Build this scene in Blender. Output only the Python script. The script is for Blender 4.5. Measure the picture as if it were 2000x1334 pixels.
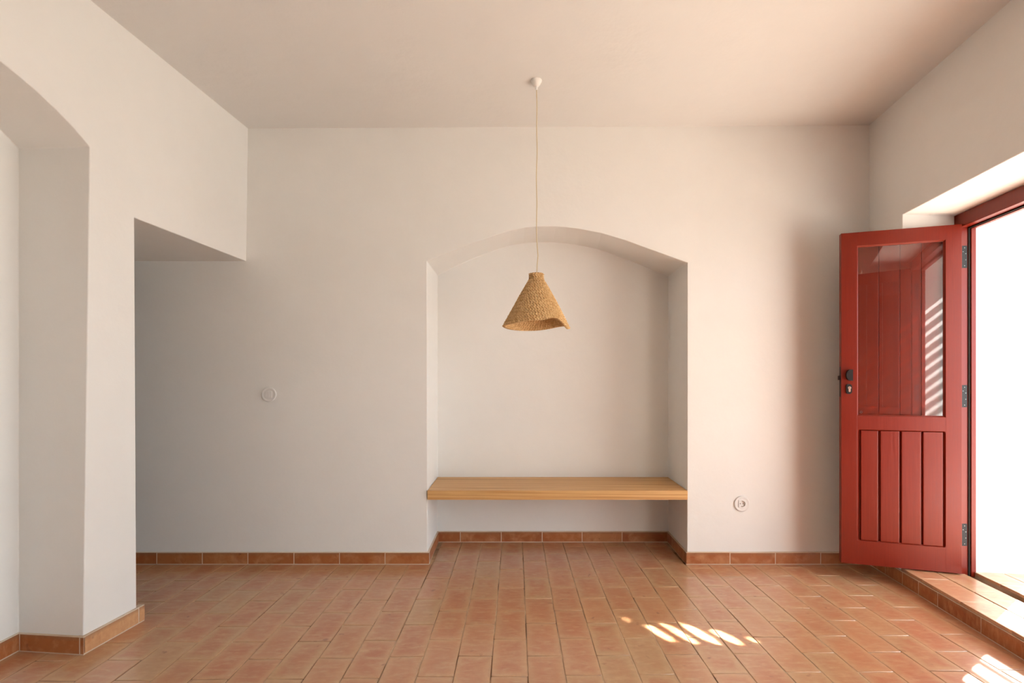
import bpy, bmesh, math, random
from mathutils import Vector, Matrix
random.seed(7)
for o in list(bpy.data.objects): bpy.data.objects.remove(o)
C = bpy.context.scene
COL = C.collection

# ------------------------------------------------------------------ camera
cam_d = bpy.data.cameras.new('camera'); cam = bpy.data.objects.new('camera', cam_d); COL.objects.link(cam)
cam.location = (0, 0, 1.21); cam.rotation_euler = (math.radians(90), 0, 0)
cam_d.sensor_width = 36; cam_d.lens = 988 / 2000 * 36
cam_d.shift_x = -0.0035; cam_d.shift_y = 0.041
cam_d.clip_start = 0.05
C.camera = cam

# ------------------------------------------------------------------ sky, sun, exposure
w = bpy.data.worlds.new('sky'); C.world = w; w.use_nodes = True
bg = w.node_tree.nodes['Background']
bg.inputs['Color'].default_value = (0.70, 0.86, 1.0, 1); bg.inputs['Strength'].default_value = 8.0
SUN_TRAVEL = Vector((-0.815, -0.58, -0.71)).normalized()
sd = bpy.data.lights.new('sun', 'SUN'); sd.energy = 47; sd.color = (1.0, 0.98, 0.95); sd.angle = math.radians(0.5)
so = bpy.data.objects.new('sun', sd); COL.objects.link(so); so.location = (8, 6, 7)
so.rotation_euler = SUN_TRAVEL.to_track_quat('-Z', 'Y').to_euler()
C.view_settings.view_transform = 'Standard'; C.view_settings.look = 'None'
C.view_settings.gamma = 1; C.view_settings.use_curve_mapping = False
C.view_settings.exposure = 0.06

# ------------------------------------------------------------------ materials
def srgb(r, g, b):
    f = lambda c: (c / 255 / 12.92) if c / 255 <= .04045 else ((c / 255 + .055) / 1.055) ** 2.4
    return (f(r), f(g), f(b), 1)
class NT:
    def __init__(s, name, rough=.5, spec=.5, col=None):
        s.m = bpy.data.materials.new(name); s.m.use_nodes = True; s.t = s.m.node_tree
        s.b = s.t.nodes['Principled BSDF']; s.b.inputs['Roughness'].default_value = rough
        s.b.inputs['Specular IOR Level'].default_value = spec
        if col: s.b.inputs['Base Color'].default_value = col
    def n(s, typ, **kw):
        nd = s.t.nodes.new(typ)
        for k, v in kw.items(): setattr(nd, k, v)
        return nd
    def l(s, a, b): s.t.links.new(a, b)
    def inp(s, nd, k, v):
        if hasattr(v, 'node'): s.l(v, nd.inputs[k])
        else: nd.inputs[k].default_value = v
    def math(s, op, a, b=0.0, clamp=False):
        nd = s.n('ShaderNodeMath', operation=op, use_clamp=clamp); s.inp(nd, 0, a); s.inp(nd, 1, b); return nd.outputs[0]
    def mix(s, f, a, b, bt='MIX'):
        nd = s.n('ShaderNodeMix', data_type='RGBA', blend_type=bt); s.inp(nd, 0, f); s.inp(nd, 6, a); s.inp(nd, 7, b); return nd.outputs[2]
    def noise(s, vec, scale, detail=3, rough=.5, dist=0.0):
        nd = s.n('ShaderNodeTexNoise'); s.l(vec, nd.inputs['Vector'])
        nd.inputs['Scale'].default_value = scale; nd.inputs['Detail'].default_value = detail
        nd.inputs['Roughness'].default_value = rough; nd.inputs['Distortion'].default_value = dist
        return nd.outputs['Fac']
    def ramp(s, f, stops):
        nd = s.n('ShaderNodeValToRGB'); s.l(f, nd.inputs[0]); e = nd.color_ramp.elements
        while len(e) < len(stops): e.new(.5)
        for i, (p, c) in enumerate(stops): e[i].position = p; e[i].color = c
        return nd.outputs[0]
    def rng(s, f, a, b, c=0.0, d=1.0):
        nd = s.n('ShaderNodeMapRange'); s.l(f, nd.inputs[0])
        for i, v in enumerate((a, b, c, d)): nd.inputs[i + 1].default_value = v
        return nd.outputs[0]
    def scalev(s, v, sc):
        nd = s.n('ShaderNodeVectorMath', operation='MULTIPLY'); s.l(v, nd.inputs[0]); nd.inputs[1].default_value = sc; return nd.outputs[0]
    def addv(s, a, b):
        nd = s.n('ShaderNodeVectorMath', operation='ADD'); s.l(a, nd.inputs[0]); s.l(b, nd.inputs[1]); return nd.outputs[0]
    def bump(s, h, strength, dist):
        nd = s.n('ShaderNodeBump'); nd.inputs['Strength'].default_value = strength; nd.inputs['Distance'].default_value = dist
        s.l(h, nd.inputs['Height']); s.l(nd.outputs[0], s.b.inputs['Normal'])
    def pos(s): return s.n('ShaderNodeNewGeometry').outputs['Position']
    def obj(s): return s.n('ShaderNodeTexCoord').outputs['Object']
    def gen(s): return s.n('ShaderNodeTexCoord').outputs['Generated']
    def rand(s): return s.n('ShaderNodeObjectInfo').outputs['Random']

def plaster(name, col, bump=.25):
    t = NT(name, .9, .15)
    p = t.pos()
    big = t.noise(p, .9, 4, .55); mid = t.noise(p, 7, 4, .6); fine = t.noise(p, 90, 4, .65)
    c = t.mix(t.rng(mid, .35, .7), tuple(x * .985 for x in col[:3]) + (1,), col)
    t.l(c, t.b.inputs['Base Color'])
    h = t.math('ADD', t.math('MULTIPLY', big, 6.0), t.math('ADD', t.math('MULTIPLY', mid, 1.2), t.math('MULTIPLY', fine, .03)))
    t.bump(h, bump * 1.3, .006)
    return t.m
M_wall = plaster('lime_plaster', (.87, .85, .815, 1))
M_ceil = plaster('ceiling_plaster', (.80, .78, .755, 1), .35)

def terracotta(name, floor=True, pale_tile=False):
    t = NT(name, .42, .75 if floor else .4)
    r = t.rand()
    off = t.n('ShaderNodeCombineXYZ'); t.l(t.math('MULTIPLY', r, 37.0), off.inputs[0]); t.l(t.math('MULTIPLY', r, 91.0), off.inputs[1]); t.l(t.math('MULTIPLY', r, 13.0), off.inputs[2])
    v = t.addv(t.obj(), off.outputs[0])
    n1 = t.noise(v, 9, 4, .6, .6); n2 = t.noise(v, 45, 5, .65); n3 = t.noise(t.scalev(v, (1, 3.2, 1)), 14, 4, .55, .4)
    n4 = t.noise(v, 260, 2, .5)
    if floor:
        base = t.ramp(r, [(0, srgb(195, 138, 98)), (.3, srgb(200, 147, 105)), (.55, srgb(191, 133, 94)), (.8, srgb(196, 147, 104)), (1, srgb(191, 153, 110))])
        red = srgb(184, 110, 76); pale = srgb(206, 166, 124)
    else:
        base = t.ramp(r, [(0, srgb(168, 100, 56)), (.35, srgb(178, 112, 66)), (.7, srgb(158, 90, 50)), (1, srgb(184, 126, 82))])
        red = srgb(154, 72, 34); pale = srgb(202, 148, 104)
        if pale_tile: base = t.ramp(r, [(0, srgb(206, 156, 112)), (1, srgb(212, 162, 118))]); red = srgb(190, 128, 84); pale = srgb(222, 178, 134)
    if floor:
        g = t.n('ShaderNodeSeparateXYZ'); t.l(t.gen(), g.inputs[0])
        def ed(o, size): return t.math('MULTIPLY', t.math('MINIMUM', o, t.math('SUBTRACT', 1.0, o)), size)
        d0 = t.math('MINIMUM', ed(g.outputs[0], .15), ed(g.outputs[1], .30))
        d = t.math('ADD', d0, t.math('MULTIPLY', t.math('SUBTRACT', n3, .5), .09))
        core = t.math('MULTIPLY', t.rng(d, .012, .042), t.math('ADD', .18, t.math('MULTIPLY', t.math('FRACT', t.math('MULTIPLY', r, 7.3)), .62)))
        core = t.math('MULTIPLY', core, t.rng(n1, .38, .6, .35, 1))
    else: core = t.rng(n1, .48, .75, 0, .6)
    c = t.mix(core, base, red)
    c = t.mix(t.rng(n3, .47, .72, 0, .7), c, pale)
    if floor:
        d = t.math('ADD', d0, t.math('MULTIPLY', t.math('SUBTRACT', n1, .5), .05))
        c = t.mix(t.rng(d, .004, .030, .42, 0), c, pale)
        c = t.mix(t.rng(d, -.002, .006, .35, 0), c, srgb(168, 128, 98))
    else:
        g = t.n('ShaderNodeSeparateXYZ'); t.l(t.gen(), g.inputs[0])
        c = t.mix(t.rng(t.math('ADD', g.outputs[2], t.math('MULTIPLY', n1, .35)), .9, 1.2, 0, .7), c, srgb(150, 112, 82))
    c = t.mix(t.rng(n2, .3, .75, .0, .22), c, srgb(156, 96, 66))
    spot = t.noise(v, 22, 1, .4)
    c = t.mix(t.rng(t.math('ADD', spot, t.math('MULTIPLY', n2, .25)), .86, .96, 0, .6), c, srgb(128, 72, 50))
    t.l(c, t.b.inputs['Base Color'])
    if floor: t.b.inputs['Coat Weight'].default_value = .7; t.b.inputs['Coat Roughness'].default_value = .20
    t.l(t.rng(n1, .2, .8, .28, .46), t.b.inputs['Roughness'])
    h = t.math('ADD', t.math('MULTIPLY', n1, 1.2), t.math('ADD', t.math('MULTIPLY', n2, .3), t.math('MULTIPLY', n4, .05)))
    t.bump(h, .35, .003)
    return t.m
M_tile = terracotta('terracotta_floor_tile')
M_base = terracotta('terracotta_skirting_tile', False)
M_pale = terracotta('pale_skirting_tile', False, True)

def mortar(name, a, b):
    t = NT(name, .9, .2); p = t.pos()
    c = t.mix(t.rng(t.noise(p, 3.1, 3, .6), .4, .62), a, b); t.l(c, t.b.inputs['Base Color'])
    t.bump(t.noise(p, 150, 3), .5, .002); return t.m
M_joint = mortar('floor_joint_mortar', srgb(206, 178, 146), srgb(112, 82, 60))
M_mortar = mortar('skirting_mortar', srgb(222, 204, 184), srgb(206, 182, 158))
M_conc = mortar('threshold_concrete', srgb(178, 160, 140), srgb(142, 120, 98))

def wood():
    t = NT('pine_wood', .42, .35); p = t.obj()
    a = t.noise(t.scalev(p, (.9, 14, 26)), 3.2, 5, .6, .35)
    b_ = t.noise(t.scalev(p, (.30, 13, 26)), 3.0, 3, .5, .9)
    wv = t.n('ShaderNodeTexWave', wave_type='BANDS', bands_direction='DIAGONAL'); t.l(t.scalev(p, (.10, 2.2, 7.5)), wv.inputs['Vector'])
    wv.inputs['Scale'].default_value = 3.4; wv.inputs['Distortion'].default_value = 9; wv.inputs['Detail'].default_value = 3; wv.inputs['Detail Scale'].default_value = .7
    fine = t.noise(t.scalev(p, (3, 160, 220)), 2, 2)
    sw_ = t.math('ADD', t.math('MULTIPLY', wv.outputs['Fac'], .28), t.math('ADD', t.math('MULTIPLY', b_, .75), -.02))
    c = t.ramp(sw_, [(.22, srgb(188, 136, 80)), (.42, srgb(212, 164, 106)), (.62, srgb(222, 178, 120)), (.8, srgb(208, 160, 102))])
    c = t.mix(t.rng(a, .48, .72, 0, .55), c, srgb(196, 140, 84))
    c = t.mix(t.rng(fine, .55, .8, 0, .25), c, srgb(180, 122, 70))
    t.l(c, t.b.inputs['Base Color']); t.bump(a, .15, .001); return t.m
M_wood = wood()

def red(name='red_paint'):
    t = NT(name, .34, .38); p = t.obj()
    a = t.noise(t.scalev(p, (60, 60, 1.6)), 3, 4, .6)
    c = t.mix(t.rng(a, .35, .7), srgb(112, 26, 6), srgb(121, 31, 8)); t.l(c, t.b.inputs['Base Color'])
    t.l(t.rng(a, .3, .7, .30, .42), t.b.inputs['Roughness']); t.bump(a, .25, .0008); return t.m
M_red = red()
M_black = NT('black_metal', .4, .5, (.012, .012, .013, 1)).m
M_hinge = NT('dark_steel', .55, .2, (.030, .033, .035, 1)); M_hinge.b.inputs['Metallic'].default_value = 0; M_hinge = M_hinge.m
M_screw = NT('screw_steel', .4, .5, (.22, .22, .22, 1)); M_screw.b.inputs['Metallic'].default_value = 1; M_screw = M_screw.m
M_nickel = NT('nickel', .3, .5, (.72, .66, .58, 1)); M_nickel.b.inputs['Metallic'].default_value = .8; M_nickel = M_nickel.m
M_rubber = NT('rubber_seal', .7, .2, (.02, .014, .01, 1)).m
M_white = NT('white_plastic', .35, .4, (.82, .80, .77, 1)).m
M_grey = NT('grey_mark', .5, .3, (.42, .40, .38, 1)).m
M_hole = NT('socket_hole', .6, .2, (.05, .03, .025, 1)).m
M_brass = NT('contact_brass', .4, .5, (.4, .27, .16, 1)).m
M_cord = NT('cream_cord', .7, .2, srgb(214, 196, 158)).m
t = NT('window_glass', 0, .5, (1, 1, 1, 1)); t.b.inputs['Transmission Weight'].default_value = 0
tr = t.n('ShaderNodeBsdfTransparent'); tr.inputs[0].default_value = (.93, .95, .94, 1)
gl = t.n('ShaderNodeBsdfGlossy'); gl.inputs['Roughness'].default_value = 0.0; gl.inputs[0].default_value = (1, 1, 1, 1)
fr = t.n('ShaderNodeFresnel'); fr.inputs[0].default_value = 1.75
mx = t.n('ShaderNodeMixShader'); bf = t.n('ShaderNodeNewGeometry').outputs['Backfacing']; t.l(t.math('MULTIPLY', t.math('MULTIPLY', fr.outputs[0], 1.2), t.math('SUBTRACT', 1.0, bf), True), mx.inputs[0]); t.l(tr.outputs[0], mx.inputs[1]); t.l(gl.outputs[0], mx.inputs[2])
t.l(mx.outputs[0], t.t.nodes['Material Output'].inputs['Surface']); M_glass = t.m
def straw():
    t = NT('braided_straw', .7, .2); p = t.obj()
    n = t.noise(p, 60, 4, .7); n2 = t.noise(t.scalev(p, (1, 1, 2)), 260, 3, .6)
    c = t.mix(t.rng(n, .35, .7), srgb(204, 162, 110), srgb(238, 204, 152))
    c = t.mix(t.rng(n2, .52, .72, 0, .7), c, srgb(130, 84, 44))
    t.l(c, t.b.inputs['Base Color']); t.bump(n2, .5, .002)
    return t.m
M_straw = straw()
M_patio = mortar('patio_paving', srgb(211, 202, 189), srgb(203, 192, 177))
M_garden = plaster('garden_wall_plaster', (.80, .79, .77, 1))
M_slat = NT('bleached_wood', .8, .2, srgb(176, 150, 122)).m

# ------------------------------------------------------------------ helpers
def link(name, me, mat=None, parent=None):
    o = bpy.data.objects.new(name, me); COL.objects.link(o)
    if mat is not None and me is not None and not me.materials: me.materials.append(mat)
    if parent is not None: o.parent = parent
    return o
def build(name, bm, mat, parent=None, smooth=False, auto=None):
    me = bpy.data.meshes.new(name); bmesh.ops.recalc_face_normals(bm, faces=bm.faces); bm.to_mesh(me); bm.free()
    o = link(name, me, mat, parent)
    if smooth or auto is not None:
        for f in me.polygons: f.use_smooth = True
    if auto is not None and hasattr(me, 'set_sharp_from_angle'): me.set_sharp_from_angle(angle=math.radians(auto))
    return o
def tag(o, label, cat, group=None, kind=None):
    o['label'] = label; o['category'] = cat
    if group: o['group'] = group
    if kind: o['kind'] = kind
    return o
def box(bm, x0, x1, y0, y1, z0, z1, bev=0.0, mt=None):
    r = bmesh.ops.create_cube(bm, size=1)
    vs = r['verts']
    for v in vs: v.co = Vector((x0 + (v.co.x + .5) * (x1 - x0), y0 + (v.co.y + .5) * (y1 - y0), z0 + (v.co.z + .5) * (z1 - z0)))
    if bev:
        es = list({e for v in vs for e in v.link_edges})
        r2 = bmesh.ops.bevel(bm, geom=es, offset=bev, segments=2, affect='EDGES', profile=.6)
        vs = list({v for f in r2['faces'] for v in f.verts} | {v for v in vs if v.is_valid})
    if mt is not None:
        for v in vs: v.co = mt @ v.co
    return vs
def prism(bm, poly, axis_pts):
    """poly: 2-D outline; axis_pts(u, v, k) -> 3-D point for k = 0, 1"""
    a = [bm.verts.new(axis_pts(u, v, 0)) for u, v in poly]; b = [bm.verts.new(axis_pts(u, v, 1)) for u, v in poly]
    n = len(poly)
    bm.faces.new(a); bm.faces.new(b[::-1])
    for i in range(n): bm.faces.new((a[i], b[i], b[(i + 1) % n], a[(i + 1) % n]))
def cyl(bm, c, r, h, axis='Z', seg=24, r2=None):
    mt = Matrix.Translation(c)
    if axis == 'Y': mt = mt @ Matrix.Rotation(math.pi / 2, 4, 'X')
    if axis == 'X': mt = mt @ Matrix.Rotation(math.pi / 2, 4, 'Y')
    bmesh.ops.create_cone(bm, cap_ends=True, segments=seg, radius1=r, radius2=r if r2 is None else r2, depth=h, matrix=mt)
def lathe(bm, prof, seg=40, c=(0, 0, 0)):
    rings = []
    for r, z in prof:
        rings.append([bm.verts.new((c[0] + max(r, 1e-5) * math.cos(2 * math.pi * i / seg), c[1] + max(r, 1e-5) * math.sin(2 * math.pi * i / seg), c[2] + z)) for i in range(seg)])
    for a, b in zip(rings, rings[1:]):
        for i in range(seg): bm.faces.new((a[i], a[(i + 1) % seg], b[(i + 1) % seg], b[i]))
def bevel_mod(o, wd=.0045, seg=3, ang=40):
    m = o.modifiers.new('round', 'BEVEL'); m.width = wd; m.segments = seg; m.limit_method = 'ANGLE'; m.angle_limit = math.radians(ang); m.harden_normals = False
    for f in o.data.polygons: f.use_smooth = False

# ------------------------------------------------------------------ room geometry
YB = 3.39; YN = 3.865; YF = -2.2; ZT = 3.05
def XL(y, z=0): return -1.834 + .0892 * (y - 3.39) + .0138 * z
def XR(y): return 2.372 + .121 * (y - 3.39)
DW = Vector((.121, 1, 0)).normalized(); NW = Vector((DW.y, -DW.x, 0))   # along / out of the right wall

def shell(name, front, reveals, mat, extra=(), label='', close=()):
    """front: 3-D outline (one flat n-gon); reveals: (indices, back points); close: n-gons of back points"""
    bm = bmesh.new()
    fv = [bm.verts.new(p) for p in front]
    bm.faces.new(fv)
    for idx, back in reveals:
        bv = [bm.verts.new(p) for p in back]
        for k in range(len(idx) - 1):
            bm.faces.new((fv[idx[k]], fv[idx[k + 1]], bv[k + 1], bv[k]))
        if (name, len(idx)) in close or close == 'all' or (isinstance(close, dict) and close.get(tuple(idx))):
            bm.faces.new(bv)
    for poly in extra:
        bm.faces.new([bm.verts.new(p) for p in poly])
    for v in bm.verts:
        if abs(v.co.z) < 1e-6: v.co.z = -.012      # walls stand in the mortar bed, no gap under them
    bmesh.ops.remove_doubles(bm, verts=bm.verts, dist=.0005)
    o = build(name, bm, mat); bevel_mod(o)
    o['kind'] = 'structure'
    if label: o['label'] = label; o['category'] = 'wall'
    return o

# back wall with the arched niche
nf = [(-.594, 2.030), (-.453, 2.087), (-.299, 2.147), (-.134, 2.204), (-.03, 2.236), (.06, 2.254), (.144, 2.262), (.268, 2.262), (.34, 2.257), (.422, 2.247), (.576, 2.218), (.731, 2.172), (.937, 2.097), (1.152, 2.020)]
nb = [(-.598, 2.036), (-.457, 2.107), (-.316, 2.170), (-.152, 2.232), (-.05, 2.262), (.06, 2.281), (.164, 2.290), (.290, 2.289), (.38, 2.281), (.481, 2.268), (.621, 2.240), (.762, 2.190), (.949, 2.120), (1.168, 2.029)]
def jag(p, k): return p
fr_pts = [(3.1, 0), (3.1, ZT), (-4.2, ZT), (-4.2, 0), (-.590, 0)] + nf + [(1.150, 0)]
front = [(x, YB, z) for x, z in fr_pts]
idx = list(range(4, 4 + len(nf) + 2))
back = [(-.598, YN, 0)] + [(x, YN, z) for x, z in nb] + [(1.168, YN, 0)]
wall_back = shell('wall_back', front, [(idx, back)], M_wall, close={tuple(idx): True}, label='white plastered back wall with a shallow arched niche above the pine bench')

# left wall: lintel, pillar, arched recess
arch = [(2.262, 2.270), (2.229, 2.290), (2.182, 2.317), (2.115, 2.351), (2.037, 2.382), (1.965, 2.404), (1.897, 2.420), (1.80, 2.436), (1.66, 2.45), (1.5, 2.455)]
arch = arch + [(3.0 - y, z) for y, z in arch[::-1][1:]]
pts = [(YB, ZT), (YB, 2.03), (2.503, 2.03), (2.549, 0), (2.262, 0)] + arch + [(3.0 - 2.262, 0), (YF, 0), (YF, ZT)]
front = [(XL(y, z), y, z) for y, z in pts]
i0 = 4; idx2 = list(range(i0, i0 + len(arch) + 2))
XRB = -2.255
back2 = [(XRB, 2.295, 0)] + [(XRB, 1.5 + (y - 1.5) * 1.042, z + .004) for y, z in arch] + [(XRB, .705, 0)]
XP = -2.56
idx1 = [1, 2, 3]; back1 = [(XP, YB, 2.03), (XP, 2.503, 2.03), (XP, 2.549, 0)]
hall = [[(XP, YB, 2.03), (XP, YB, ZT), (XP, .9, ZT), (XP, .9, 2.03)], [(XP, .9, 0), (XP, .9, 2.03), (XP, 2.503, 2.03), (XP, 2.549, 0)],
        [(XP, .9, 0), (XP, .9, ZT), (-4.2, .9, ZT), (-4.2, .9, 0)], [(-4.2, .9, 0), (-4.2, .9, ZT), (-4.2, YB, ZT), (-4.2, YB, 0)]]
wall_left = shell('wall_left', front, [(idx1, back1), (idx2, back2)], M_wall, extra=hall, close={tuple(idx2): True}, label='white plastered left wall with a passage beside a pillar and an arched recess')

# right wall with the door opening
TO = .685                                    # wall thickness
def wr(y, t, z): p = Vector((XR(y), y, 0)) + NW * t; return (p.x, p.y, z)
YJ, YK = 3.05, 1.50                          # far and near jamb at the room face
Y2a, Y2b, Z2 = -.65, .95, 2.30  # second opening, out of view, added to let in fill light
pts = [(YB, 0), (YB, ZT), (YF, ZT), (YF, 0), (Y2a, 0), (Y2a, Z2), (Y2b, Z2), (Y2b, 0), (YK, 0), (YK, 2.228), (YJ, 2.228), (YJ, 0)]
front = [(XR(y), y, z) for y, z in pts]
def P3(x, y, z): return (x, y, z)
Fin_far, Fin_near = (2.600, 2.992), (2.415, 1.560)
Fex_far, Fex_near = (2.660, 2.968), (2.500, 1.640)
Out_far, Out_near = (3.010, 2.906), (2.905, 1.640)
inner = [(Fin_near[0] + .25, Fin_near[1], 0), (Fin_near[0] + .25, Fin_near[1], 2.203), (Fin_far[0] + .25, Fin_far[1] - .03, 2.203), (Fin_far[0] + .25, Fin_far[1] - .03, 0)]
inner = [(Fin_near[0], Fin_near[1], 0), (Fin_near[0], Fin_near[1], 2.203), (Fin_far[0], Fin_far[1], 2.203), (Fin_far[0], Fin_far[1], 0)]
def q(a, b): return [(a[0], a[1], 0), (a[0], a[1], 2.17), (b[0], b[1], 2.17), (b[0], b[1], 0)]
ex = q(Fex_near, Fex_far); out = q(Out_near, Out_far)
extra = []
for k in range(3): extra.append([ex[k], ex[k + 1], out[k + 1], out[k]])
for k in range(3): extra.append([inner[k], inner[k + 1], ex[k + 1], ex[k]])
oy = lambda y: (3.010 + .119 * (y - 2.906), y)
A, B, Cc, D = oy(YB + .7), out[3], out[0], oy(YF)
extra += [[(A[0], A[1], 0), (A[0], A[1], 3.3), (B[0], B[1], 3.3), (B[0], B[1], 0)],
          [(Cc[0], Cc[1], 0), (Cc[0], Cc[1], 3.3), oy(Y2b) + (3.3,), oy(Y2b) + (0,)],
          [oy(Y2b) + (Z2,), oy(Y2b) + (3.3,), oy(Y2a) + (3.3,), oy(Y2a) + (Z2,)],
          [oy(Y2a) + (0,), oy(Y2a) + (3.3,), (D[0], D[1], 3.3), (D[0], D[1], 0)],
          [(Cc[0], Cc[1], 2.17), (Cc[0], Cc[1], 3.3), (B[0], B[1], 3.3), (B[0], B[1], 2.17)]]
n2 = [(oy(y)[0], y, z) for y, z in ((Y2a, 0), (Y2a, Z2), (Y2b, Z2), (Y2b, 0))]
wall_right = shell('wall_right', front, [([4, 5, 6, 7], n2), ([8, 9, 10, 11], inner)], M_wall, extra=extra, label='thick white plastered right wall holding the open red doorway')

bm = bmesh.new()
box(bm, -4.3, 3.2, YF - .3, YF, -.05, ZT)
o = build('wall_front', bm, M_wall); tag(o, 'plain white wall of the room behind the viewpoint', 'wall', kind='structure')

bm = bmesh.new()
f = [(-4.3, YF - .3), (3.3, YF - .3), (3.3, 4.1), (-4.3, 4.1)]
def ZC(x, y): return 2.930 + .0052 * (x - .3)
vs = [bm.verts.new((x, y, ZC(x, y))) for x, y in f] + [bm.verts.new((x, y, 3.3)) for x, y in f]
for a in ((0, 1, 2, 3), (4, 5, 6, 7), (0, 1, 5, 4), (1, 2, 6, 5), (2, 3, 7, 6), (3, 0, 4, 7)): bm.faces.new([vs[i] for i in a])
o = build('ceiling', bm, M_ceil); tag(o, 'flat warm white plastered ceiling above the pendant lamp', 'ceiling', kind='structure')

# ------------------------------------------------------------------ floor
bm = bmesh.new(); box(bm, -4.2, 3.0, YF, 4.0, -.08, -.0022)
floor = build('floor', bm, M_joint); tag(floor, 'terracotta tiled floor laid in staggered rows towards the niche', 'floor', kind='structure')
tile_cache = {}
def tile_mesh(wd, ln, th=.016, var=0, mat=M_tile, rnd=.004):
    key = (round(wd, 3), round(ln, 3), th, var, mat.name)
    if key in tile_cache: return tile_cache[key]
    rn = random.Random(hash((var, int(wd * 1000), int(ln * 1000))) & 0xffff)
    hw, hl = wd / 2, ln / 2; c = rnd * .8
    def j(s=.0009): return rn.uniform(-s, s)
    pts = []
    ins = lambda a: a
    base = [(-hw + c, -hl), (-hw / 3, -hl), (hw / 3, -hl), (hw - c, -hl), (hw, -hl + c), (hw, -hl / 3), (hw, hl / 3), (hw, hl - c), (hw - c, hl), (0, hl), (-hw + c, hl), (-hw, hl - c), (-hw, 0), (-hw, -hl + c)]
    pts = [(x + j(), y + j()) for x, y in base]
    bm = bmesh.new(); n = len(pts)
    def ring(inset, z):
        out = []
        for x, y in pts: out.append(bm.verts.new((x - math.copysign(min(inset, abs(x)), x), y - math.copysign(min(inset, abs(y)), y), z)))
        return out
    r0 = ring(0, -th); r1 = ring(0, -.0022); r2 = ring(.0006, -.0008); r3 = ring(.0024, 0)
    for a, b in ((r0, r1), (r1, r2), (r2, r3)):
        for i in range(n): bm.faces.new((a[i], a[(i + 1) % n], b[(i + 1) % n], b[i]))
    bm.faces.new(r3)
    bmesh.ops.recalc_face_normals(bm, faces=bm.faces)
    me = bpy.data.meshes.new('tile'); bm.to_mesh(me); bm.free(); me.materials.append(mat)
    for p in me.polygons: p.use_smooth = len(p.vertices) < 10
    tile_cache[key] = me; return me
cols = [-1.022, -.867, -.7136, -.5600, -.4085, -.2555, -.1030, .0510, .2060, .3590, .5120, .6640, .8180, .9750, 1.1330, 1.2850, 1.4350, 1.5880, 1.7410, 1.893, 2.045, 2.197, 2.349, 2.501]
left = [-1.022 - .1535 * k for k in range(1, 21)][::-1]
cols = left + cols
iA = cols.index(.0510)
def visible_tile(x, y):
    py = 749 + 988 * 1.21 / max(y, .1); px = 1007 + 988 * x / max(y, .1)
    return y > 1.80 and -90 < px < 2090
far = bmesh.new(); n_parts = 0
for ci in range(len(cols) - 1):
    x0, x1 = cols[ci], cols[ci + 1]; xm = (x0 + x1) / 2
    A_ = (ci - iA) % 2 == 0
    yb = (2.846 if A_ else 2.694) + .020 * xm
    js = [yb + .2997 * k + random.uniform(-.004, .004) for k in range(-18, 6)]
    for y0, y1 in zip(js, js[1:]):
        ylim = YN - .004 if -.60 < xm < 1.17 else YB - .006
        lo = YF
        a0, a1 = max(y0, lo), min(y1, ylim)
        if a1 - a0 < .02: continue
        ym = (a0 + a1) / 2
        cx0, cx1 = x0, x1
        if xm > .5:
            lim = XR(ym) - .004
            if cx0 > lim: continue
        if ym < .9 and xm < -2.6: continue
        if xm < XL(ym) - .02 and not (ym < 2.75 and xm > -2.55):
            inp = 2.5 < ym and xm > -4.2
            inr = .7 < ym < 2.31 and xm > XRB - .1
            inh = xm < XP and ym > .9
            if not (inp or inr or inh): continue
        g = .0016
        wd, ln = cx1 - cx0 - 2 * g, a1 - a0 - 2 * g
        me = tile_mesh(wd, ln, var=random.randrange(4) if ln > .27 else 0)
        dz = random.uniform(-.0006, .0006)
        ro = (random.uniform(-.0035, .0035), random.uniform(-.006, .006), random.uniform(-.004, .004))
        if visible_tile(xm, a1) and n_parts < 300:
            o = link('tile', me, None, floor); o.location = ((cx0 + cx1) / 2, ym, dz); o.rotation_euler = ro; n_parts += 1
        else:
            mt = Matrix.Translation(((cx0 + cx1) / 2, ym, dz))
            s0 = len(far.verts); far.from_mesh(me); far.verts.ensure_lookup_table()
            for v in far.verts[s0:]: v.co = mt @ v.co
print('floor tile parts', n_parts)
o = build('tile_field', far, M_tile, floor); o['kind'] = 'stuff'

# ------------------------------------------------------------------ skirting
def skirting(name, p0, p1, joints, side, label, z0=.005, hgt=.0785, th=.012, end0=0, end1=0, parent=None, mat=None):
    """p0->p1 plan line on the wall face; joints: distances of the joints along it; side: plan normal into the room"""
    p0 = Vector((*p0, 0)); p1 = Vector((*p1, 0)); d = (p1 - p0); L = d.length; d.normalize(); n = Vector((*side, 0)).normalized()
    mt = Matrix(((d.x, n.x, 0, p0.x), (d.y, n.y, 0, p0.y), (0, 0, 1, 0), (0, 0, 0, 1)))
    bm = bmesh.new(); box(bm, -end0, L + end1, -.02, th - .0012, 0, hgt + .0035 + random.uniform(-.0009, .0009), .0008)
    for v in bm.verts: v.co = mt @ v.co
    b = build(name, bm, M_mortar, parent)
    if parent is None: tag(b, label, 'skirting', kind='structure')
    js = [-end0] + list(joints) + [L + end1]
    for a, c in zip(js, js[1:]):
        if c - a < .008: continue
        bm = bmesh.new(); g = .0026
        ga = g if a > -end0 + 1e-6 else 0; gc = g if c < L + end1 - 1e-6 else 0
        hh = hgt + random.uniform(-.0012, .0008)
        box(bm, a + ga, c - gc, -.003, th + random.uniform(-.0006, .0006), z0, hh, .0022)
        for v in bm.verts: v.co = mt @ v.co
        cen = mt @ Vector(((a + c) / 2, 0, 0))
        for v in bm.verts: v.co -= cen
        o = build('tile', bm, mat or M_base, b if parent is None else parent); o.location = cen
    return b
def X2(px, Y=3.378): return (px - 1007) / 988 * Y
xs = [X2(p) for p in (306, 395, 484, 574, 663, 752)]
x_start = -2.56 - .9
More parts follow.
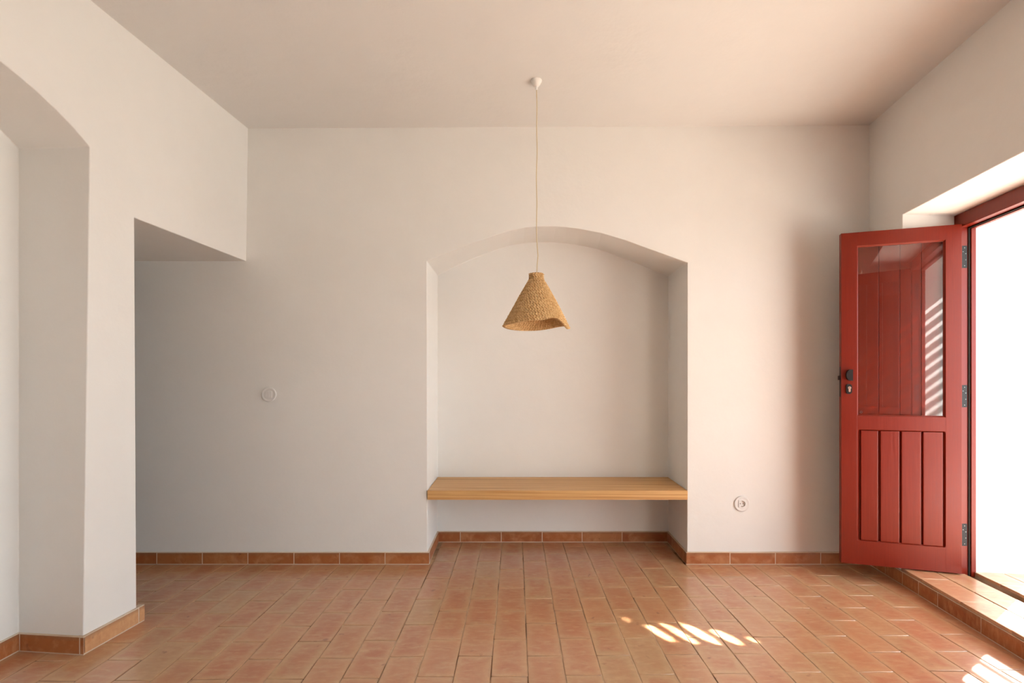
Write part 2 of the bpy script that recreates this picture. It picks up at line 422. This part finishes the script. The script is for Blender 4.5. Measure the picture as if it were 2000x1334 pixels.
skirting('baseboard_back', (x_start, YB), (-.590, YB), [xs[0] - .302 * k - x_start for k in (3, 2, 1)] + [x - x_start for x in xs], (0, -1), 'terracotta skirting tiles along the back wall left of the niche', end1=.012)
skirting('baseboard_back', (1.150, YB), (2.36, YB), [X2(p) - 1.150 for p in (1426, 1514.6, 1603, 1692)], (0, -1), 'terracotta skirting tiles along the back wall between niche and red door', end0=.010)
skirting('baseboard_niche', (-.598, YN), (1.168, YN), [X2(p, 3.853) + .598 for p in (899, 979, 1059, 1137, 1215)], (0, -1), 'terracotta skirting tiles across the back of the niche under the bench')
skirting('baseboard_niche', (-.590, YB - .004), (-.598, YN), [.14, .30], (1, .017), 'terracotta skirting tiles on the left side of the niche', end0=0)
skirting('baseboard_niche', (1.150, YB - .004), (1.168, YN), [.19, .34], (-1, .038), 'terracotta skirting tiles on the right side of the niche', end0=0)
def pl(y): return (XL(y, .04), y)
nL = (1, -.0892)
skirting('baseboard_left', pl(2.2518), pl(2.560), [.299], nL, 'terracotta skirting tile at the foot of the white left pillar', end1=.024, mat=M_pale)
skirting('baseboard_left', (XP, 2.549), pl(2.549), [.06, .36, .62], (0, 1), 'terracotta skirting tiles on the passage side of the left pillar')
skirting('baseboard_left', (XRB, 2.295), (XL(2.262), 2.262), [.016, .315], (.1, -1), 'terracotta skirting tile on the end face of the arched recess', end1=.012)
skirting('baseboard_left', (XRB, .72), (XRB, 2.295), [1.575 - .10 - .302 * k for k in (4, 3, 2, 1, 0)], (1, 0), 'terracotta skirting tiles along the back of the arched left recess')
skirting('baseboard_left', pl(YF), pl(.738), [.3 * k for k in range(1, 10)], nL, 'terracotta skirting tiles on the near part of the left wall')
skirting('baseboard_right', (XR(YJ), YJ), (XR(YB), YB), [.150], (-1, .121), 'terracotta skirting tiles in the corner behind the open red door')
skirting('baseboard_right', (XR(Y2b), Y2b), (XR(YK), YK), [.3], (-1, .121), 'terracotta skirting tiles on the near part of the right wall')

# ------------------------------------------------------------------ raised door threshold
def TW(y, t, z): p = Vector((1.962 + .121 * y, y, 0)) + NW * t; return Vector((p.x, p.y, z))
bm = bmesh.new()
def slab(bm, ya, yb, t0, t1, z0, z1):
    v = [bm.verts.new(TW(y, t, z)) for z in (z0, z1) for y, t in ((ya, t0), (yb, t0), (yb, t1), (ya, t1))]
    for a in ((3, 2, 1, 0), (4, 5, 6, 7), (0, 1, 5, 4), (1, 2, 6, 5), (2, 3, 7, 6), (3, 0, 4, 7)): bm.faces.new([v[i] for i in a])
slab(bm, YK - .0, YJ + .0, .003, .305, -.002, .0845)
slab(bm, YK, YJ, .30, .36, -.002, .078)
slab(bm, YK + .1, YJ - .02, .343, .76, -.002, .1015)
thr = build('trim_1', bm, M_conc); tag(thr, 'raised terracotta tiled doorstep in the open doorway', 'doorstep', kind='structure')
def tread(ya, yb, t0, t1, ztop):
    g = .0018
    L, wd = (yb - ya) / DW.y - 2 * g, t1 - t0 - 2 * g
    if L < .03: return
    me = tile_mesh(wd, L, .0155, random.randrange(3))
    c = TW((ya + yb) / 2, (t0 + t1) / 2, ztop)
    o = link('tile', me, None, thr); o.location = c; o.rotation_euler = (random.uniform(-.004, .004), random.uniform(-.004, .004), -math.atan2(.121, 1) + random.uniform(-.004, .004))
for t0, t1, off, zt in ((-.010, .148, 2.878, .100), (.150, .300, 2.715, .100), (.340, .490, 2.80, .117), (.491, .641, 2.66, .117), (.642, .76, 2.80, .117)):
    e0 = YK + (0.0 if t0 < .3 else .10); e1 = YJ - (0 if t0 < .14 else .03 if t0 < .3 else .075)
    js = [e0] + [j for j in [off - .302 * k for k in range(6, -1, -1)] if e0 + .03 < j < e1 - .03] + [e1]
    for a, b in zip(js, js[1:]): tread(a, b, t0, t1, zt)
rj = [3.03, 2.887, 2.733, 2.44, 2.14, 1.84, 1.55]
skirting('mortar_bed', (XR(YK), YK), (XR(YJ), YJ), [(y - YK) / DW.y for y in rj[::-1]], (-1, .121), '', hgt=.0790, parent=thr)

# ------------------------------------------------------------------ bench
bm = bmesh.new()
x0a, x1a, x0b, x1b = -.5885, 1.1475, -.5965, 1.1655
zb, ztp = .434, .4955
v = [bm.verts.new(p) for p in [(x0a, 3.372, zb), (x1a, 3.372, zb), (x1b, YN, zb), (x0b, YN, zb), (x0a, 3.372, ztp), (x1a, 3.372, ztp), (x1b, YN, ztp), (x0b, YN, ztp)]]
for a in ((3, 2, 1, 0), (4, 5, 6, 7), (0, 1, 5, 4), (1, 2, 6, 5), (2, 3, 7, 6), (3, 0, 4, 7)): bm.faces.new([v[i] for i in a])
bmesh.ops.bevel(bm, geom=list(bm.edges), offset=.003, segments=2, affect='EDGES')
o = build('bench', bm, M_wood); tag(o, 'thick pale pine plank bench spanning the arched niche', 'bench')

# ------------------------------------------------------------------ pendant lamp
LX, LY = .118, 2.87
lamp = bpy.data.objects.new('pendant_lamp', None); COL.objects.link(lamp); lamp.location = (LX, LY, ZC(LX, LY))
tag(lamp, 'woven straw cone pendant lamp hanging on a thin cord in front of the niche', 'lamp')
bm = bmesh.new(); lathe(bm, [(0, 0), (.031, 0), (.0315, -.003), (.030, -.008), (.026, -.0125), (.0255, -.015), (.022, -.024), (.014, -.033), (.008, -.036), (.0075, -.050), (.006, -.054), (0, -.055)], 32)
build('canopy', bm, M_white, lamp, auto=50)
ztop = 1.832 - lamp.location.z
bm = bmesh.new(); N = 60; prev = None
for i in range(N + 1):
    s = i / N; z = -.05 + (ztop + .0 + .05) * s
    x = .0015 * math.sin(s * 23) + .003 * math.sin(s * 7) * (1 - s) + .004 * s + (.004 * math.exp(-((s - .9) / .035) ** 2))
    y = .001 * math.sin(s * 31)
    ring = [bm.verts.new((x + .0024 * math.cos(a), y + .0024 * math.sin(a), z)) for a in [2 * math.pi * k / 8 for k in range(8)]]
    if prev:
        for k in range(8): bm.faces.new((prev[k], prev[(k + 1) % 8], ring[(k + 1) % 8], ring[k]))
    prev = ring
build('cord', bm, M_cord, lamp, smooth=True)
def shade_pt(u, s, inner=False):
    """u angle (0 = +x, -pi/2 = towards the camera), s 0 top .. 1 rim; returns local x, y, z below the shade's top"""
    H = .300
    if s < .10: R = .0355 - .002 * math.sin(s / .10 * math.pi) + .001
    else:
        q_ = (s - .10) / .90
        R = .0345 + (.180 - .0345) * (q_ ** .96) + .010 * math.sin(q_ * math.pi) * .25
    if inner: R -= .007
    z = -s * H
    e = max(0, (s - .35) / .65)
    # warped rim: the front right rises, the right tip droops and flares
    c = lambda a, wdt: math.exp(-((math.atan2(math.sin(u - a), math.cos(u - a))) / wdt) ** 2)
    z += e ** 2 * (.031 * c(math.radians(-54), .40) + .012 * c(math.radians(-100), .6) - .020 * c(math.radians(-14), .34) + .012 * c(math.radians(35), .5) - .006 * c(math.radians(120), .8) + .004 * c(math.radians(185), .4))
    R += e ** 2 * (.004 * c(math.radians(-5), .5) - .014 * c(math.radians(-55), .45) + .008 * c(math.radians(182), .5))
    R *= 1 + .012 * math.sin(3 * u + 1) * s
    return R, z
bm = bmesh.new(); NU, NS, ROWS = 520, 250, 27
def grid(inner):
    rings = []
    nu, ns = (NU, NS) if not inner else (260, 130)
    for j_ in range(ns + 1):
        s = j_ / ns; ring = []
        for i in range(nu):
            u = 2 * math.pi * i / nu
            R, z = shade_pt(u, s, inner)
            row = s * ROWS + u / (2 * math.pi) + .25 * math.sin(u * 2 + s * 9) * .5
            fr_ = row % 1.0; k = math.floor(row)
            coil = math.sqrt(max(0, 1 - (2 * fr_ - 1) ** 2))
            rr = max(R, .03)
            cnt = rr * 2 * math.pi / .0165
            cnt = round(cnt / 4) * 4 + 4
            st = math.sin(2 * math.pi * (u * cnt / (2 * math.pi) + (.55 if k % 2 else -.55) * fr_ + .37 * k))
            jit = .0009 * math.sin(u * 37 + k * 5.1) + .0009 * math.sin(u * 61 - k * 3.3)
            dr = .0052 * coil + .0034 * st * coil + jit
            if inner: dr = -dr * .7
            ring.append(bm.verts.new(((R + dr) * math.cos(u), (R + dr) * math.sin(u), ztop + z)))
        rings.append(ring)
    for a, b in zip(rings, rings[1:]):
        for i in range(nu): bm.faces.new((a[i], a[(i + 1) % nu], b[(i + 1) % nu], b[i]))
    return rings
ro_ = grid(False); ri_ = grid(True)
for i in range(260):
    a, b, c_ = ro_[-1][2 * i], ro_[-1][2 * i + 1], ro_[-1][(2 * i + 2) % NU]
    bm.faces.new((a, b, c_, ri_[-1][(i + 1) % 260], ri_[-1][i]))
# top cap
cap = bm.verts.new((0, 0, ztop + .001))
for i in range(NU): bm.faces.new((ro_[0][i], ro_[0][(i + 1) % NU], cap))
build('lamp_shade', bm, M_straw, lamp, smooth=True)
bm = bmesh.new(); lathe(bm, [(0, .0), (.016, 0), (.018, -.004), (.018, -.05), (.014, -.056), (0, -.056)], 24, (0, 0, ztop - .004))
build('bulb_holder', bm, M_white, lamp, auto=50)

# ------------------------------------------------------------------ light switch and socket
def rbox(bm, cx, cz, wd, hg, y0, y1, r=.003):
    pts = []
    for sx, sz, a0 in ((1, 1, 0), (-1, 1, 90), (-1, -1, 180), (1, -1, 270)):
        for k in range(4):
            a = math.radians(a0 + 30 * k); pts.append((cx + sx * (wd / 2 - r) + r * math.cos(a), cz + sz * (hg / 2 - r) + r * math.sin(a)))
    prism(bm, pts, lambda u, v_, k: (u, y0 if k == 0 else y1, v_))
def disc_plate(bm, R, seg=56):
    prof = [(R, 0), (R, -.006), (R - .002, -.0085), (R - .005, -.009), (R - .013, -.0085), (R - .0145, -.0075), (R - .016, -.0075)]
    rings = [[bm.verts.new((r * math.cos(2 * math.pi * i / seg), y, r * math.sin(2 * math.pi * i / seg))) for i in range(seg)] for r, y in prof]
    for a, b in zip(rings, rings[1:]):
        for i in range(seg): bm.faces.new((a[i], a[(i + 1) % seg], b[(i + 1) % seg], b[i]))
    return rings[-1]
sw = bpy.data.objects.new('light_switch', None); COL.objects.link(sw); sw.location = (-1.651, YB - .0005, 1.136)
tag(sw, 'round white double rocker light switch on the back wall', 'switch')
bm = bmesh.new(); r_ = disc_plate(bm, .0495); bm.faces.new(r_); build('plate', bm, M_white, sw, auto=40)
for k in (-1, 1):
    bm = bmesh.new(); rbox(bm, k * .0118, 0, .0226, .046, -.0125 - .0008 * k, -.005, .002)
    rk = build('rocker', bm, M_white, sw); bevel_mod(rk, .0012, 2, 50)
sk = bpy.data.objects.new('power_socket', None); COL.objects.link(sk); sk.location = (1.515, YB - .0005, .405)
tag(sk, 'round white power socket low on the back wall right of the niche', 'socket')
bm = bmesh.new(); r_ = disc_plate(bm, .0515)
# square insert with a round well
seg = 56; R1 = .0205
wr1 = [bm.verts.new((R1 * math.cos(2 * math.pi * i / seg), -.0105, R1 * math.sin(2 * math.pi * i / seg))) for i in range(seg)]
wr2 = [bm.verts.new((R1 * .97 * math.cos(2 * math.pi * i / seg), -.0004, R1 * .97 * math.sin(2 * math.pi * i / seg))) for i in range(seg)]
sq = []
for i in range(seg):
    a = 2 * math.pi * i / seg; m_ = .0245 / max(abs(math.cos(a)), abs(math.sin(a))); sq.append((m_ * math.cos(a), m_ * math.sin(a)))
s1 = [bm.verts.new((x, -.0105, z)) for x, z in sq]; s2 = [bm.verts.new((x, -.0075, z)) for x, z in sq]
for i in range(seg):
    k = (i + 1) % seg
    bm.faces.new((r_[i], r_[k], s2[k], s2[i])); bm.faces.new((s2[i], s2[k], s1[k], s1[i])); bm.faces.new((s1[i], s1[k], wr1[k], wr1[i])); bm.faces.new((wr1[i], wr1[k], wr2[k], wr2[i]))
bm.faces.new(wr2)
build('plate', bm, M_white, sk, auto=40)
for sx in (-1, 1):
    bm = bmesh.new(); cyl(bm, (sx * .0095, -.0006, 0), .0030, .0012, 'Y', 16); build('pin_hole', bm, M_hole, sk)
for sz in (-1, 1):
    bm = bmesh.new(); box(bm, -.003, .003, -.009, -.0005, sz * .0185 - .0015, sz * .0185 + .0015, .0004); build('earth_contact', bm, M_brass, sk)

# ------------------------------------------------------------------ door: frame, two leaves
door = bpy.data.objects.new('door_1', None); COL.objects.link(door); door.location = (2.583, 2.927, .10)
tag(door, 'red painted double door with glazed boarded leaves standing open', 'door', kind='structure')
dinv = Matrix.Translation(-door.location)
FD = Vector((.129, .9917, 0)).normalized(); FN = Vector((FD.y, -FD.x, 0)); FO = Vector((2.590, 2.952, 0))
def fm(bm, s0, s1, t0, t1, z0, z1, bev=.002):
    mt = Matrix(((FN.x, FD.x, 0, FO.x), (FN.y, FD.y, 0, FO.y), (0, 0, 1, 0), (0, 0, 0, 1)))
    box(bm, t0, t1, s0, s1, z0, z1, bev, dinv @ mt)
bm = bmesh.new(); LEN = 1.285
fm(bm, 0, .052, 0, .080, .088, 2.198); fm(bm, -.012, .004, .055, .080, .088, 2.12)
fm(bm, -LEN - .052, -LEN, 0, .080, .088, 2.198); fm(bm, -LEN - .004, -LEN + .012, .055, .080, .088, 2.12)
fm(bm, -LEN - .05, .05, 0, .080, 2.120, 2.200); fm(bm, -LEN, .0, .055, .080, 2.108, 2.125)
frame = build('frame', bm, M_red, door)
def sub(name, bm, mat, par): return build(name, bm, mat, par)
bm = bmesh.new()
fm(bm, -.006, .002, .044, .0545, .09, 2.118, .001); fm(bm, -LEN - .002, -LEN + .006, .044, .0545, .09, 2.118, .001); fm(bm, -LEN, 0, .044, .0545, 2.112, 2.121, .001)
sub('seal', bm, M_rubber, frame)
for s_, sg in ((0, -1), (-LEN, 1)):
    for zc in (1.948, 1.136, .328):
        bm = bmesh.new(); a, b = sorted((s_ + sg * .0022, s_ - sg * .001)); fm(bm, a, b, .012, .040, zc - .0645, zc + .0645, .0006)
        h = sub('hinge', bm, M_hinge, frame)
        bm = bmesh.new()
        mt = dinv @ Matrix(((FN.x, FD.x, 0, FO.x), (FN.y, FD.y, 0, FO.y), (0, 0, 1, 0), (0, 0, 0, 1)))
        for dz, dt in ((.052, .026), (-.052, .026), (.018, .032), (-.018, .032), (0.03, .018)):
            nb_ = len(bm.verts); cyl(bm, (dt, s_ + sg * .0024, zc + dz), .0024, .0008, 'Y', 12)
            bm.verts.ensure_lookup_table()
            for v in bm.verts[nb_:]: v.co = mt @ v.co
        sub('screw', bm, M_screw, frame)['kind'] = 'stuff'

W = .609; TH = .042; Z0, Z1 = .108, 2.133
def strip(bm, a, b, c_, d_):  # quad from 4 points
    bm.faces.new([bm.verts.new(p) for p in (a, b, c_, d_)])
def make_leaf(mt, flip):
    """local x: 0 free edge .. W hinge edge, y: 0 outer face, +y towards the inner face"""
    bm = bmesh.new()
    gu0, gu1, gz0, gz1 = .083, .532, 1.012, 2.050
    pu0, pu1, pz0, pz1 = .092, .528, .252, .930
    sl, sr = .086, .530
    box(bm, 0, sl, 0, TH, Z0, Z1, .002); box(bm, sr, W, 0, TH, Z0, Z1, .002)
    box(bm, sl - .001, sr + .001, .00012, TH, Z0 + .0001, pz0, .0008); box(bm, sl - .001, sr + .001, .00012, TH, pz1, gz0, .0008)
    box(bm, sl - .001, sr + .001, .00012, TH, gz1, Z1 - .0001, .0008)
    # glazing bead, sloping in
    o_ = (sl, sr, gz0, gz1); i_ = (.0925, .5235, 1.0195, 2.0425); ya, yb = .0012, .012
    O = [(o_[0], ya, o_[2]), (o_[1], ya, o_[2]), (o_[1], ya, o_[3]), (o_[0], ya, o_[3])]
    I = [(i_[0], yb, i_[2]), (i_[1], yb, i_[2]), (i_[1], yb, i_[3]), (i_[0], yb, i_[3])]
    K = [(i_[0], .018, i_[2]), (i_[1], .018, i_[2]), (i_[1], .018, i_[3]), (i_[0], .018, i_[3])]
    for k in range(4):
        m_ = (k + 1) % 4; strip(bm, O[k], O[m_], I[m_], I[k]); strip(bm, I[k], I[m_], K[m_], K[k])
    # lower panel: chamfer that runs out in rounded corners
    c = .030
    def rr(u0, u1, z0, z1, r, y):
        pts = []
        for cx, cz, a0 in ((u1 - r, z1 - r, 0), (u0 + r, z1 - r, 90), (u0 + r, z0 + r, 180), (u1 - r, z0 + r, 270)):
            for k in range(5):
                a = math.radians(a0 + 22.5 * k); pts.append((cx + r * math.cos(a), y, cz + r * math.sin(a)))
        return pts
    a = rr(sl + .0005, sr - .0005, pz0 - .006, pz1 + .006, .018, .0005); b = rr(pu0 + .004, pu1 - .004, pz0 + .006, pz1 - .006, .004, .012)
    va = [bm.verts.new(p) for p in a]; vb = [bm.verts.new(p) for p in b]
    for k in range(len(va)): bm.faces.new((va[k], va[(k + 1) % len(va)], vb[(k + 1) % len(va)], vb[k]))
    # corner fillers
    for sx, sz, (cu, cz) in ((0, 0, (sl, pz0 - .006)), (1, 0, (sr, pz0 - .006)), (0, 1, (sl, pz1 + .006)), (1, 1, (sr, pz1 + .006))):
        r = .018; dx = 1 if sx == 0 else -1; dz = 1 if sz == 0 else -1
        ctr = (cu + dx * r, cz + dz * r); base = math.atan2(-dz, -dx)
        arc = [(ctr[0] + r * math.cos(base - math.pi / 4 + math.pi / 8 * k), .0005, ctr[1] + r * math.sin(base - math.pi / 4 + math.pi / 8 * k)) for k in range(5)]
        bm.faces.new([bm.verts.new(p) for p in [(cu, .0005, cz)] + arc])
    box(bm, sl - .002, sr + .002, .0165, TH - .001, pz0 - .004, pz1 + .004)
    leaf = build('leaf', bm, M_red, door)
    leaf.matrix_local = dinv @ mt
    # lower boards
    for u0, u1 in ((.1055, .1945), (.2075, .3035), (.3145, .4115), (.4225, .5190)):
        bm = bmesh.new(); box(bm, u0, u1, .0035, .020, pz0 + .004, pz1 - .006, .0035); build('board', bm, M_red, leaf)
    # boards of the inner shutter behind the glass
    for u0, u1 in ((.080, .2065), (.2085, .3150), (.3170, .4225), (.4245, .5360)):
        bm = bmesh.new(); box(bm, u0, u1, .0300, .0410, gz0 - .01, gz1 + .01, .0016); build('board', bm, M_red, leaf)
    bm = bmesh.new(); box(bm, .084, .531, .0150, .0190, 1.014, 2.048); build('glass', bm, M_glass, leaf)
    bm = bmesh.new()
    for k in range(24):
        a0, a1 = 2 * math.pi * k / 24, 2 * math.pi * (k + 1) / 24
        if k % 8 == 0: continue
        strip(bm, *[(.110 + r * math.cos(a) * 1.0, .0147, 1.035 + r * math.sin(a)) for r, a in ((.0065, a0), (.0065, a1), (.0048, a1), (.0048, a0))])
    build('etched_mark', bm, M_screw, leaf)
    # pull, lock, edge plate
    bm = bmesh.new(); pts = []
    uc, zc, hw_, hh_ = .040, 1.261, .0175, .0345
    pts = [(uc + hw_, zc - hh_), (uc + hw_, zc + hh_), (uc, zc + hh_ - .001)] + [(uc - .002 - .0155 * math.sin(a), zc + (hh_ - .004) * math.cos(a)) for a in [math.pi * k / 10 for k in range(1, 10)]] + [(uc, zc - hh_ + .001)]
    prism(bm, pts, lambda u, v_, k: (u, -.022 if k == 0 else .001, v_)); bmesh.ops.bevel(bm, geom=list(bm.edges), offset=.0012, segments=2, affect='EDGES')
    build('door_pull', bm, M_black, leaf)
    bm = bmesh.new(); uc, zc = .040, 1.176
    pts = [(uc + .0165 * math.cos(a), zc + math.copysign(.0145, math.sin(a)) + .0165 * math.sin(a)) for a in [math.pi * (k + .5) / 12 for k in range(24)]]
    prism(bm, pts, lambda u, v_, k: (u, -.009 if k == 0 else .001, v_)); bmesh.ops.bevel(bm, geom=[e for e in bm.edges if all(v.co.y < -.005 for v in e.verts)], offset=.002, segments=2, affect='EDGES')
    build('escutcheon', bm, M_black, leaf)
    bm = bmesh.new()
    pts = [(uc + .002 + .0085 * math.cos(a), zc + .0075 + .0085 * math.sin(a)) for a in [math.radians(-50 + 280 * k / 14) for k in range(15)]] + [(uc + .002 + .005 * math.cos(a), zc - .013 + .005 * math.sin(a)) for a in [math.radians(180 + 180 * k / 8) for k in range(9)]]
    prism(bm, pts, lambda u, v_, k: (u, -.0115 if k == 0 else -.006, v_)); build('lock_cylinder', bm, M_nickel, leaf)
    bm = bmesh.new(); box(bm, .0005, .0035, -.0122, -.011, 0, 0) if False else box(bm, uc + .001, uc + .003, -.0120, -.0110, zc + .004, zc + .012); build('keyhole', bm, M_black, leaf)
    bm = bmesh.new(); box(bm, -.0016, .001, .009, .033, 1.128, 1.313, .0004); build('lock_plate', bm, M_black, leaf)
    bm = bmesh.new(); box(bm, -.012, .0, .013, .029, 1.232, 1.258, .002); build('latch_bolt', bm, M_black, leaf)
    return leaf
def basis(F, H, flip):
    x = Vector((H[0] - F[0], H[1] - F[1], 0)).normalized(); y = Vector((-x.y, x.x, 0)) * (-1 if flip else 1)
    return Matrix(((x.x, y.x, 0, F[0]), (x.y, y.y, 0, F[1]), (0, 0, 1, 0), (0, 0, 0, 1)))
make_leaf(basis((2.0036, 3.1125), (2.583, 2.927), False), False)
hn = Vector((2.412, 1.700, 0)); be = math.radians(4); fnr = hn - Vector((math.cos(be), math.sin(be), 0)) * W
make_leaf(basis(fnr, hn, True), True)

# ------------------------------------------------------------------ outside
bm = bmesh.new(); box(bm, 3.0, 9.2, -9, 7, -.1, .098); box(bm, -5, 3.0, -9, YF - .3, -.1, .098)
o = build('patio', bm, M_patio); tag(o, 'pale paved courtyard ground outside the open doorway', 'paving', kind='structure')
bm = bmesh.new(); box(bm, 9.0, 9.2, -9, 7, .098, 2.3)  # courtyard wall out of view, added to shape the incoming light
o = build('added_garden_wall', bm, M_garden); tag(o, 'unseen white rendered wall added across the courtyard to shape the light', 'wall', kind='structure')
per = bpy.data.objects.new('pergola', None); COL.objects.link(per); per.location = (4.9, 2.0, .098)  # pergola out of view, added to cut the sun into stripes
tag(per, 'unseen slatted wooden pergola added outside the doorway to stripe the sunlight', 'pergola')
pinv = -per.location
for yy in (.2, 4.6):
    bm = bmesh.new(); box(bm, 4.83, 4.93, yy, yy + .1, 0.098, 2.42, .004)
    for v in bm.verts: v.co += pinv
    build('post', bm, M_slat, per)
for yy in (.2, 4.6):
    bm = bmesh.new(); box(bm, 3.05, 5.0, yy, yy + .1, 2.42, 2.52, .004)
    for v in bm.verts: v.co += pinv
    build('beam', bm, M_slat, per)
sm = None
for k in range(19):
    if sm is None:
        bm = bmesh.new(); box(bm, -.021, .021, -2.6, 2.6, -.012, .012, .003); o = build('slat', bm, M_slat, per); sm = o.data
    else: o = link('slat', sm, None, per)
    o.location = Vector((4.93 - .100 * k, 2.3, 2.535)) + pinv; o.rotation_euler = (0, 0, -math.radians(6.9) * .4)

# ------------------------------------------------------------------ added area lamp in place of sun reflected off the near leaf's pane
GD = Vector((-.871, .491, -.71)).normalized()
e1 = Vector((.094, -.205, 0)).normalized()
x_ = (e1 - GD * e1.dot(GD)); KX = x_.length; x_.normalize(); z_ = -GD; y_ = z_.cross(x_)
gc = Vector((.86, 2.445, 0)); loc = gc - GD * 1.70
ld = bpy.data.lights.new('glint_lamp', 'AREA'); ld.shape = 'RECTANGLE'; ld.size = .30; ld.size_y = .62; ld.spread = math.radians(1.0)
ld.color = (1.0, .94, .84); ld.energy = 52 * ld.size * ld.size_y; ld.use_nodes = True
lo = bpy.data.objects.new('glint_lamp', ld); COL.objects.link(lo)
lo.matrix_world = Matrix(((x_.x, y_.x, z_.x, loc.x), (x_.y, y_.y, z_.y, loc.y), (x_.z, y_.z, z_.z, loc.z), (0, 0, 0, 1)))
nt = ld.node_tree; em = nt.nodes['Emission']
def mth(op, a, b=0.0, clamp=False):
    nd = nt.nodes.new('ShaderNodeMath'); nd.operation = op; nd.use_clamp = clamp
    for k_, v_ in ((0, a), (1, b)):
        if hasattr(v_, 'node'): nt.links.new(v_, nd.inputs[k_])
        else: nd.inputs[k_].default_value = v_
    return nd.outputs[0]
def dot(vec):
    nd = nt.nodes.new('ShaderNodeVectorMath'); nd.operation = 'DOT_PRODUCT'; nt.links.new(gp, nd.inputs[0]); nd.inputs[1].default_value = vec; return nd.outputs['Value']
gp = nt.nodes.new('ShaderNodeNewGeometry').outputs['Position']
cu = mth('SUBTRACT', dot(x_), loc.dot(x_)); cv = mth('SUBTRACT', dot(y_), loc.dot(y_))
total = None
for gx, gy, ln, wd, pw in ((.703, 2.448, .195, .032, 1.0), (.792, 2.452, .225, .034, 1.05), (.893, 2.447, .225, .042, 1.05), (1.005, 2.415, .160, .042, 1.0), (1.118, 2.388, .060, .022, .7), (.570, 2.592, .06, .016, .3)):  # bright bars of the floor patch, drawn into the lamp's emission
    d = Vector((gx, gy, 0)) - gc; d = d - GD * d.dot(GD)
    a = mth('DIVIDE', mth('SUBTRACT', cu, d.dot(x_)), ln * KX * .5); b = mth('DIVIDE', mth('SUBTRACT', cv, d.dot(y_)), wd * .5)
    a4 = mth('POWER', mth('ABSOLUTE', a), 3.0); b2 = mth('POWER', mth('ABSOLUTE', b), 2.0)
    m_ = mth('MULTIPLY', mth('LESS_THAN', mth('ADD', a4, b2), 1.0), pw)
    total = m_ if total is None else mth('ADD', total, m_)
nt.links.new(total, em.inputs['Strength'])
